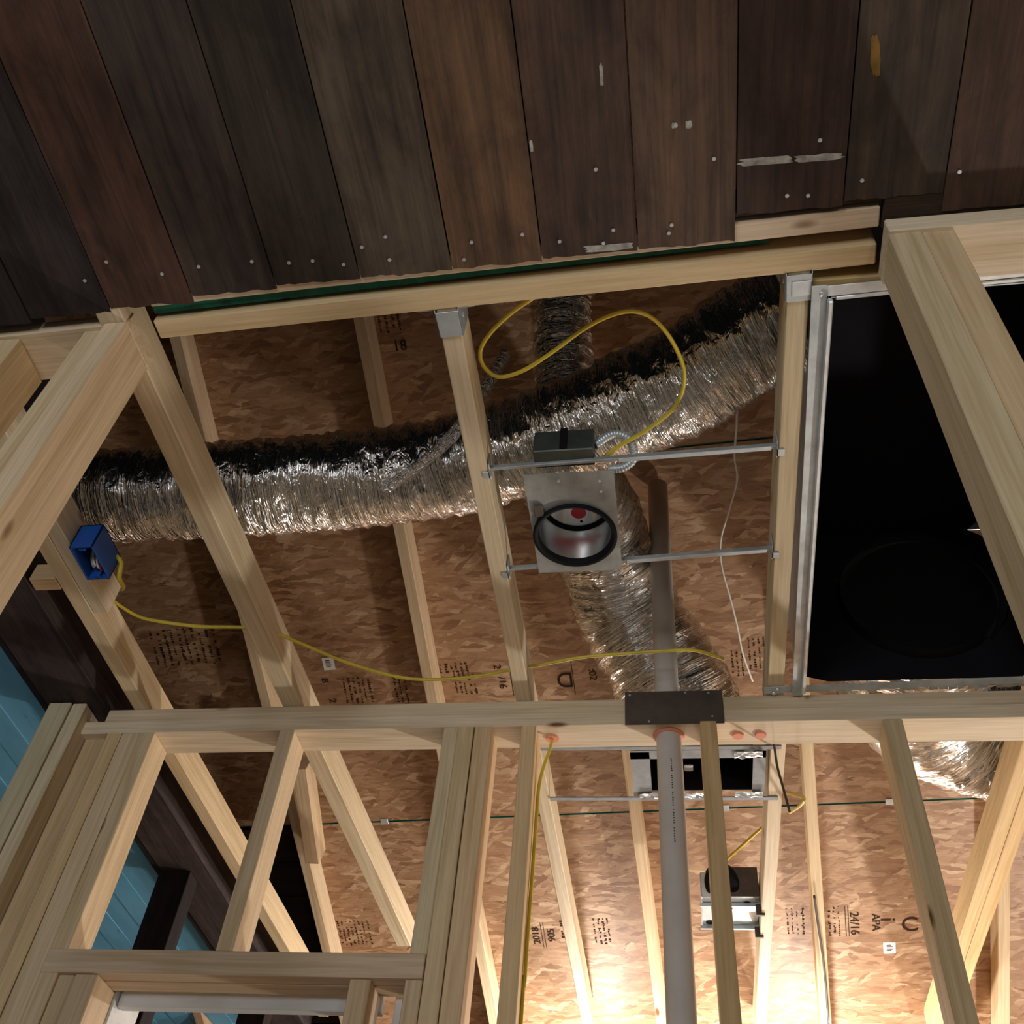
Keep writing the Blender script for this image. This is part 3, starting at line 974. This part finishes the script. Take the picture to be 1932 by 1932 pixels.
for k in range(40):
    t = 2 * math.pi * k / 40
    dx, dz = math.cos(t), math.sin(t)
    lim = min((X1 - hc.x) / dx if dx > 1e-6 else ((X0 - hc.x) / dx if dx < -1e-6 else 9), (ZT_ - hc.z) / dz if dz > 1e-6 else ((3.0 - hc.z) / dz if dz < -1e-6 else 9))
    rimv.append(bm.verts.new((hc.x + dx * lim, Y1, hc.z + dz * lim)))
for k in range(40):
    bm.faces.new((hv[k], hv[(k + 1) % 40], rimv[(k + 1) % 40], rimv[k]))
link('liner', done(bm, 'liner'), M['liner'], ret)
bm = bmesh.new()
for a in ((X0 - 0.004, X0 - 0.002, Y0, Y1), (X1 + 0.002, X1 + 0.004, Y0, Y1), (X0, X1, Y0 - 0.004, Y0 - 0.002)):
    box_bm(bm, a[0], a[1], a[2], a[3], 3.0, ZT_ + 0.004, 0)
box_bm(bm, X0 - 0.004, X1 + 0.004, Y0 - 0.004, Y1 + 0.004, ZT_ + 0.002, ZT_ + 0.004, 0)
link('outer_casing', done(bm, 'outer_casing'), M['galv'], ret)
bm = lathe([(hr, -0.03), (hr + 0.004, 0.0), (hr + 0.001, 0.08), (hr - 0.012, 0.13)], 40)
col = link('collar', done(bm, 'collar'), M['black'], ret, frame(hc, (1, 0, 0), (0, 0, 1)) @ Matrix.Rotation(math.pi, 4, 'X'))
for t in (1.22, 1.48, 1.62, 1.76, 2.02, 0.98):
    q = hc + Vector((math.cos(t), 0, math.sin(t))) * (hr + 0.016)
    mw = frame(q + Vector((0, -0.003, 0)), (-math.sin(t), 0, math.cos(t)), (math.cos(t), 0, math.sin(t)))
    bm = bmesh.new()
    box_bm(bm, -0.011, 0.011, -0.013, 0.013, -0.001, 0.001, 0.0004)
    link('tab', done(bm, 'tab'), M['galv'], col, mw)
stick('frame_strip', (0.283, 0.925, 2.993), (0.299, 2.030, 2.993), 0.026, 0.0018, (1, 0, 0), ret, 'galv', bev=0.0004)
bm_ = stick('frame_lip', (0.3005, 0.95, 2.992), (0.3115, 2.01, 2.992), 0.009, 0.014, (1, 0, 0), ret, 'tape', bev=0.002)
stick('frame_strip', (0.297, 0.9405, 2.997), (0.86, 0.9235, 2.997), 0.020, 0.0018, (0, 1, 0), ret, 'tape', bev=0.0004)
stick('frame_lip', (0.312, 0.9550, 2.995), (0.85, 0.9385, 2.995), 0.007, 0.012, (0, 1, 0), ret, 'tape', bev=0.0015)
stick('frame_strip', (0.222, 2.016, 2.9975), (0.86, 1.996, 2.9975), 0.024, 0.0018, (0, 1, 0), ret, 'galv', bev=0.0004)
for q in ((0.287, 0.942, 2.9925), (0.253, 2.012, 2.9965), (0.245, 2.026, 2.9965)):
    bm = lathe([(0.0, -0.003), (0.0035, -0.0026), (0.005, -0.0008), (0.005, 0.0)], 12)
    link('screw', done(bm, 'screw'), M['tape'], ret, Matrix.Translation(q))
# crumpled scraps of foil tape along the far edge
bm = bmesh.new()
for k in range(22):
    x = 0.36 + k * 0.022
    a = random.uniform(-0.4, 0.4)
    vs = [bm.verts.new((x + dx, 2.030 + dy + random.uniform(-0.003, 0.003), 3.004 + random.uniform(0, 0.012))) for dx, dy in ((0, -0.006), (0.020, -0.008), (0.024, 0.006), (0.003, 0.008))]
    bm.faces.new(vs)
o = link('foil_scraps', done(bm, 'foil_scraps'), M['tape'], ret)
o['kind'] = 'stuff'

# ------------------------------------------------------------------ joist hangers on the header
def hanger(x, y, label, rot=-0.03, w=0.041):
    o = thing('joist_hanger', label, 'bracket', (x, y, 3.0), 'steel joist hangers on the header')
    mw = Matrix.Translation((x, y, 2.9985)) @ Matrix.Rotation(rot, 4, 'Z')
    bm = bmesh.new()
    box_bm(bm, -w / 2 - 0.0015, w / 2 + 0.0015, 0.004, 0.055, -0.0016, 0.0, 0.0003)
    s = link('seat', done(bm, 'seat'), M['galv'], o, mw)
    for sg in (-1, 1):
        bm = bmesh.new()
        x0 = sg * (w / 2 + 0.0008)
        box_bm(bm, x0 - 0.0008, x0 + 0.0008, 0.0, 0.055, -0.0016, 0.075, 0.0003)
        f = link('side_flange', done(bm, 'side_flange'), M['galv'], o, mw)
        bm = bmesh.new()
        box_bm(bm, x0 - 0.0008 * sg, x0 + 0.030 * sg, 0.0, 0.0016, 0.004, 0.075, 0.0003)
        link('face_flange', done(bm, 'face_flange'), M['galv'], o, mw)
        link('nail_head', done(disc(0.004, 0.002, 10), 'nail_head'), M['tape'], f, mw @ Matrix.Translation((x0 + 0.0012 * sg, 0.03, 0.03)) @ Matrix.Rotation(math.pi / 2, 4, 'Y'))
    return o, mw


hanger(-0.363, 0.920, 'galvanised steel joist hanger cradling the end of the middle joist')
o, mw = hanger(0.249, 0.901, 'galvanised steel joist hanger on the joist beside the return air box')
bm = bmesh.new()
box_bm(bm, -0.012, 0.020, 0.016, 0.044, -0.0032, -0.0017, 0.0004)
link('bent_tab', done(bm, 'bent_tab'), M['tape'], o, mw)

# ------------------------------------------------------------------ plumbing: vent pipe and the steel plate that shields it
pts = [Vector((-0.009, 2.09, 0.0)), Vector((-0.009, 2.09, 3.86))]
bm = sweep([pts[0].lerp(pts[1], i / 12) for i in range(13)], 0.0302, 32)
pipe = link('vent_pipe', done(bm, 'vent_pipe'), M['pvc'])
tag(pipe, 'straight grey plastic vent pipe running up through the far wall plate', 'pipe')
bm = bmesh.new()
for k in range(34):
    if k % 7 != 6:
        box_bm(bm, k * 0.0065, k * 0.0065 + random.uniform(0.002, 0.0035), -0.0018, random.uniform(0.0004, 0.0018), -0.0006, 0.0002, 0)
link('print_line', done(bm, 'print_line'), M['brown'], pipe, frame(Vector((-0.0055, 2.0596, 2.84)), (0, 0, -1), (1, 0, 0)))
np_ = thing('nail_guard_plate', 'dark brown steel guard plate nailed over the plate in front of the grey pipe', 'plate', (0.006, 2.03, 2.96))
bm = bmesh.new()
box_bm(bm, -0.117, 0.117, -0.0009, 0.0009, -0.050, 0.049, 0.0004)
gp = link('steel_sheet', done(bm, 'steel_sheet'), M['darkmetal'], np_, Matrix.Translation((0.006, 2.0318, 2.966)))
for dx, dz in ((-0.105, 0.038), (0.085, 0.04), (-0.06, -0.042), (0.09, -0.03), (0.03, 0.042)):
    link('nail_head', done(disc(0.0028, 0.002, 10), 'nail_head'), M['galv'], gp, Matrix.Translation((0.006 + dx, 2.0305, 2.966 + dz)) @ Matrix.Rotation(math.pi / 2, 4, 'X'))

# ------------------------------------------------------------------ register box behind the far plate, on two hanger bars
rb = thing('register_box', 'rectangular galvanised register box with dark opening behind the grey pipe', 'duct box', (0.07, 2.37, 3.0))
a0, a1, b0, b1 = -0.062, 0.203, 2.292, 2.440
bm = bmesh.new()
v = [bm.verts.new(c) for c in ((a0, b0, 3.004), (a1, b0, 3.004), (a1, b1, 3.004), (a0, b1, 3.004), (a0, b0, 3.13), (a1, b0, 3.13), (a1, b1, 3.13), (a0, b1, 3.13))]
for q in ((0, 1, 5, 4), (1, 2, 6, 5), (2, 3, 7, 6), (3, 0, 4, 7), (4, 5, 6, 7)):
    bm.faces.new([v[i] for i in q])
link('liner', done(bm, 'liner'), M['liner'], rb)
bm = bmesh.new()
for q in ((a0 - 0.003, a0 - 0.001, b0, b1), (a1 + 0.001, a1 + 0.003, b0, b1), (a0, a1, b0 - 0.003, b0 - 0.001), (a0, a1, b1 + 0.001, b1 + 0.003)):
    box_bm(bm, *q, 3.002, 3.134, 0)
box_bm(bm, a0 - 0.003, a1 + 0.003, b0 - 0.003, b1 + 0.003, 3.132, 3.134, 0)
link('casing', done(bm, 'casing'), M['galv'], rb)
for q in ((a0 - 0.050, a0, 2.262, 2.462), (a1, a1 + 0.032, 2.262, 2.462), (a0 - 0.050, a1 + 0.032, 2.256, b0)):
    block('flange', *q, 3.0005, 3.002, rb, 'dull')
for ya, yb, zz in ((2.238, 2.247, 2.998), (2.468, 2.474, 2.996)):
    bar = stick('hanger_bar', (-0.343, ya, zz), (0.272, yb, zz), 0.015, 0.004, (0, 1, 0), rb, 'dull', bev=0.0006)
bm = bmesh.new()
q = Vector((0.039, 2.409, 3.050))
box_bm(bm, q.x - 0.012, q.x + 0.012, q.y - 0.014, q.y + 0.014, 3.050, 3.054, 0.003)
link('sticker', done(bm, 'sticker'), M['paper'], rb)
random.seed(3)
for cxx, cyy in ((-0.06, 2.455), (0.195, 2.452), (0.19, 2.272), (0.06, 2.455)):
    bm = bmesh.new()
    bmesh.ops.create_grid(bm, x_segments=7, y_segments=5, size=1)
    for vv in bm.verts:
        vv.co = Vector((vv.co.x * 0.036, vv.co.y * 0.013, 0.006 * noise.noise(Vector((vv.co.x * 3 + cxx * 40, vv.co.y * 3, cyy))) - 0.003))
    link('foil_tape', done(bm, 'foil_tape'), M['tape'], rb, Matrix.Translation((cxx, cyy, 2.9985)) @ Matrix.Rotation(random.uniform(-0.25, 0.25), 4, 'Z'))

# ------------------------------------------------------------------ second light housing, far room, hung on the right-hand joist
c2 = thing('light_housing', 'galvanised light housing with black round can hung on far joist, lower right', 'light fixture', (0.17, 3.15, 3.0))
HY0, HY1 = 3.072, 3.287
bm = bmesh.new()
box_bm(bm, 0.064, 0.243, HY0, HY1, 3.035, 3.12, 0.004)
for v in bm.verts:
    v.co.z += 0.002 * noise.noise(v.co * 30)
hb = link('wiring_box', done(bm, 'wiring_box'), M['galv'], c2)
bm = bmesh.new()
box_bm(bm, 0.100, 0.243, HY0 - 0.004, HY0 - 0.001, 3.034, 3.133, 0.001)
link('front_panel', done(bm, 'front_panel'), M['darkmetal'], c2)
bm = lathe([(0.0, 0.0), (0.048, 0.0), (0.053, -0.004), (0.053, -0.07), (0.048, -0.075), (0.042, -0.05), (0.0, -0.045)], 36)
link('black_can', done(bm, 'black_can'), M['black'], c2, frame(Vector((0.130, 3.052, 3.069)), (1, 0, 0), (0, -0.6, 0.8)))
for xx, yy in ((0.205, HY0 + 0.04), (0.150, HY0 + 0.07), (0.09, HY1 - 0.05)):
    link('knockout', done(disc(0.012, 0.002, 20), 'knockout'), M['black'], hb, Matrix.Translation((xx, yy, 3.0345)))
for yy in (HY0 + 0.04, HY1 - 0.03):
    block('bar_foot', 0.23, 0.256, yy - 0.006, yy + 0.006, 2.994, 3.03, c2, 'darkmetal', 0.001)
    block('hanger_bar', 0.06, 0.244, yy - 0.005, yy + 0.005, 3.022, 3.034, c2, 'galv', 0.001)

# ------------------------------------------------------------------ blue outlet box on the blocking
bb = thing('outlet_box', 'open blue plastic outlet box with wire ends, nailed on the left blocking', 'electrical box', (-1.291, 1.495, 3.0))
bx0, bx1, by0, by1, bz0, bz1 = -1.320, -1.264, 1.444, 1.548, 2.992, 3.066
bm = bmesh.new()
t = 0.0035
for q in ((bx0, bx0 + t, by0, by1, bz0, bz1), (bx1 - t, bx1, by0, by1, bz0, bz1), (bx0, bx1, by0, by0 + t, bz0, bz1), (bx0, bx1, by1 - t, by1, bz0, bz1), (bx0, bx1, by0, by1, bz1 - t, bz1)):
    box_bm(bm, *q, 0.0006)
link('shell', done(bm, 'shell'), M['blue'], bb)
for yy, dy in ((by0 + 0.006, 1), (by1 - 0.012, 1)):
    block('screw_boss', -1.300, -1.285, yy, yy + 0.008, bz0 + 0.0005, bz1 - 0.004, bb, 'blue', 0.001)
for k, (mm, xx, yy) in enumerate((('white', -1.292, 1.50), ('red', -1.284, 1.515), ('white', -1.287, 1.508), ('copper', -1.298, 1.505), ('brown', -1.279, 1.50))):
    cable('wire_end', [(xx, yy - 0.02, bz1 - 0.01), (xx - 0.004, yy - 0.008, 3.03), (xx, yy + 0.006, 3.008), (xx + 0.003, yy + 0.016, 3.004)], 0.0026, mm, bb)
cable('cable_tail', [(-1.266, 1.535, 3.055), (-1.252, 1.545, 3.04), (-1.253, 1.56, 3.01), (-1.262, 1.60, 3.02), (-1.285, 1.63, 3.04)], 0.0055, 'yellow', bb)

# ------------------------------------------------------------------ cables
cable_pts = [(-1.336, 1.663, 3.046), (-1.292, 1.726, 3.046), (-1.239, 1.752, 3.046), (-1.137, 1.776, 3.046), (-1.023, 1.786, 3.046), (-0.955, 1.810, 3.046), (-0.899, 1.852, 3.046), (-0.807, 1.923, 3.046), (-0.696, 1.983, 3.046), (-0.603, 2.002, 3.046), (-0.479, 1.994, 3.046), (-0.354, 1.964, 3.046), (-0.313, 1.956, 3.046), (-0.207, 1.932, 3.046), (-0.103, 1.923, 3.046), (-0.008, 1.917, 3.046), (0.061, 1.918, 3.046), (0.130, 1.952, 3.046)]
tag(cable('yellow_cable', cable_pts, 0.0042, 'yellow'), 'yellow cable strung from the blue box through the joists across the hall', 'cable', 'yellow electrical cables')
loop = [(-0.211, 0.951, 3.075), (-0.259, 0.981, 3.075), (-0.305, 1.021, 3.075), (-0.330, 1.059, 3.075), (-0.329, 1.093, 3.075), (-0.304, 1.121, 3.075), (-0.255, 1.111, 3.075), (-0.194, 1.074, 3.075), (-0.129, 1.028, 3.075), (-0.078, 1.003, 3.075), (-0.034, 0.997, 3.075), (0.004, 1.018, 3.075), (0.038, 1.075, 3.075), (0.056, 1.146, 3.075), (0.038, 1.216, 3.075), (-0.017, 1.269, 3.075), (-0.077, 1.308, 3.075), (-0.121, 1.343, 3.075)]
tag(cable('yellow_cable', loop, 0.0042, 'yellow'), 'looped yellow cable hanging above the can light from the header', 'cable', 'yellow electrical cables')
c3 = [(-0.292, 2.085, 2.922), (-0.296, 2.085, 2.891), (-0.311, 2.085, 2.830), (-0.318, 2.085, 2.774), (-0.319, 2.085, 2.676), (-0.320, 2.085, 2.546), (-0.321, 2.085, 2.426), (-0.321, 2.085, 2.315), (-0.323, 2.085, 2.241)]
tag(cable('yellow_cable', c3 + [(-0.318, 2.085, 1.2)], 0.0042, 'yellow'), 'yellow cable dropping from an orange sealed hole down beside a stud', 'cable', 'yellow electrical cables')
c4 = [(0.310, 2.665, 3.142), (0.310, 2.419, 2.971), (0.310, 2.261, 2.859), (0.310, 2.347, 2.894), (0.310, 2.584, 3.023)]
tag(cable('yellow_cable', c4, 0.0042, 'yellow'), 'short hooked yellow cable end poking from the right joist behind the register box', 'cable', 'yellow electrical cables')
c5 = [(0.156, 3.261, 3.264), (0.213, 3.204, 3.287), (0.289, 3.127, 3.317)]
tag(cable('yellow_cable', c5, 0.0048, 'yellow'), 'short straight piece of yellow cable above the far light housing', 'cable', 'yellow electrical cables')
wp = [(0.197, 1.295, 3.420), (0.189, 1.410, 3.420), (0.188, 1.533, 3.420), (0.184, 1.630, 3.420), (0.191, 1.707, 3.420), (0.171, 1.813, 3.420), (0.151, 1.915, 3.420), (0.154, 2.014, 3.420), (0.178, 2.141, 3.420), (0.199, 2.263, 3.420), (0.216, 2.379, 3.420), (0.246, 2.502, 3.420)]
tag(cable('thin_wire', wp, 0.0028, 'white'), 'thin pale wire hanging loose near the right hall joist', 'wire')
k1 = [(0.235, 2.140, 2.960), (0.242, 2.140, 2.931), (0.243, 2.140, 2.870), (0.250, 2.140, 2.807), (0.257, 2.140, 2.745)]
tag(cable('dark_wire', k1, 0.0030, 'brown'), 'dark wire drooping from an orange sealed hole beside the register box', 'wire')
k2 = [(0.450, 3.401, 3.215), (0.462, 3.502, 3.172), (0.478, 3.625, 3.120), (0.490, 3.752, 3.066), (0.500, 3.909, 3.001)]
tag(cable('dark_wire', k2, 0.0040, 'brown'), 'dark cable running down along the right rafter near the eave', 'wire')
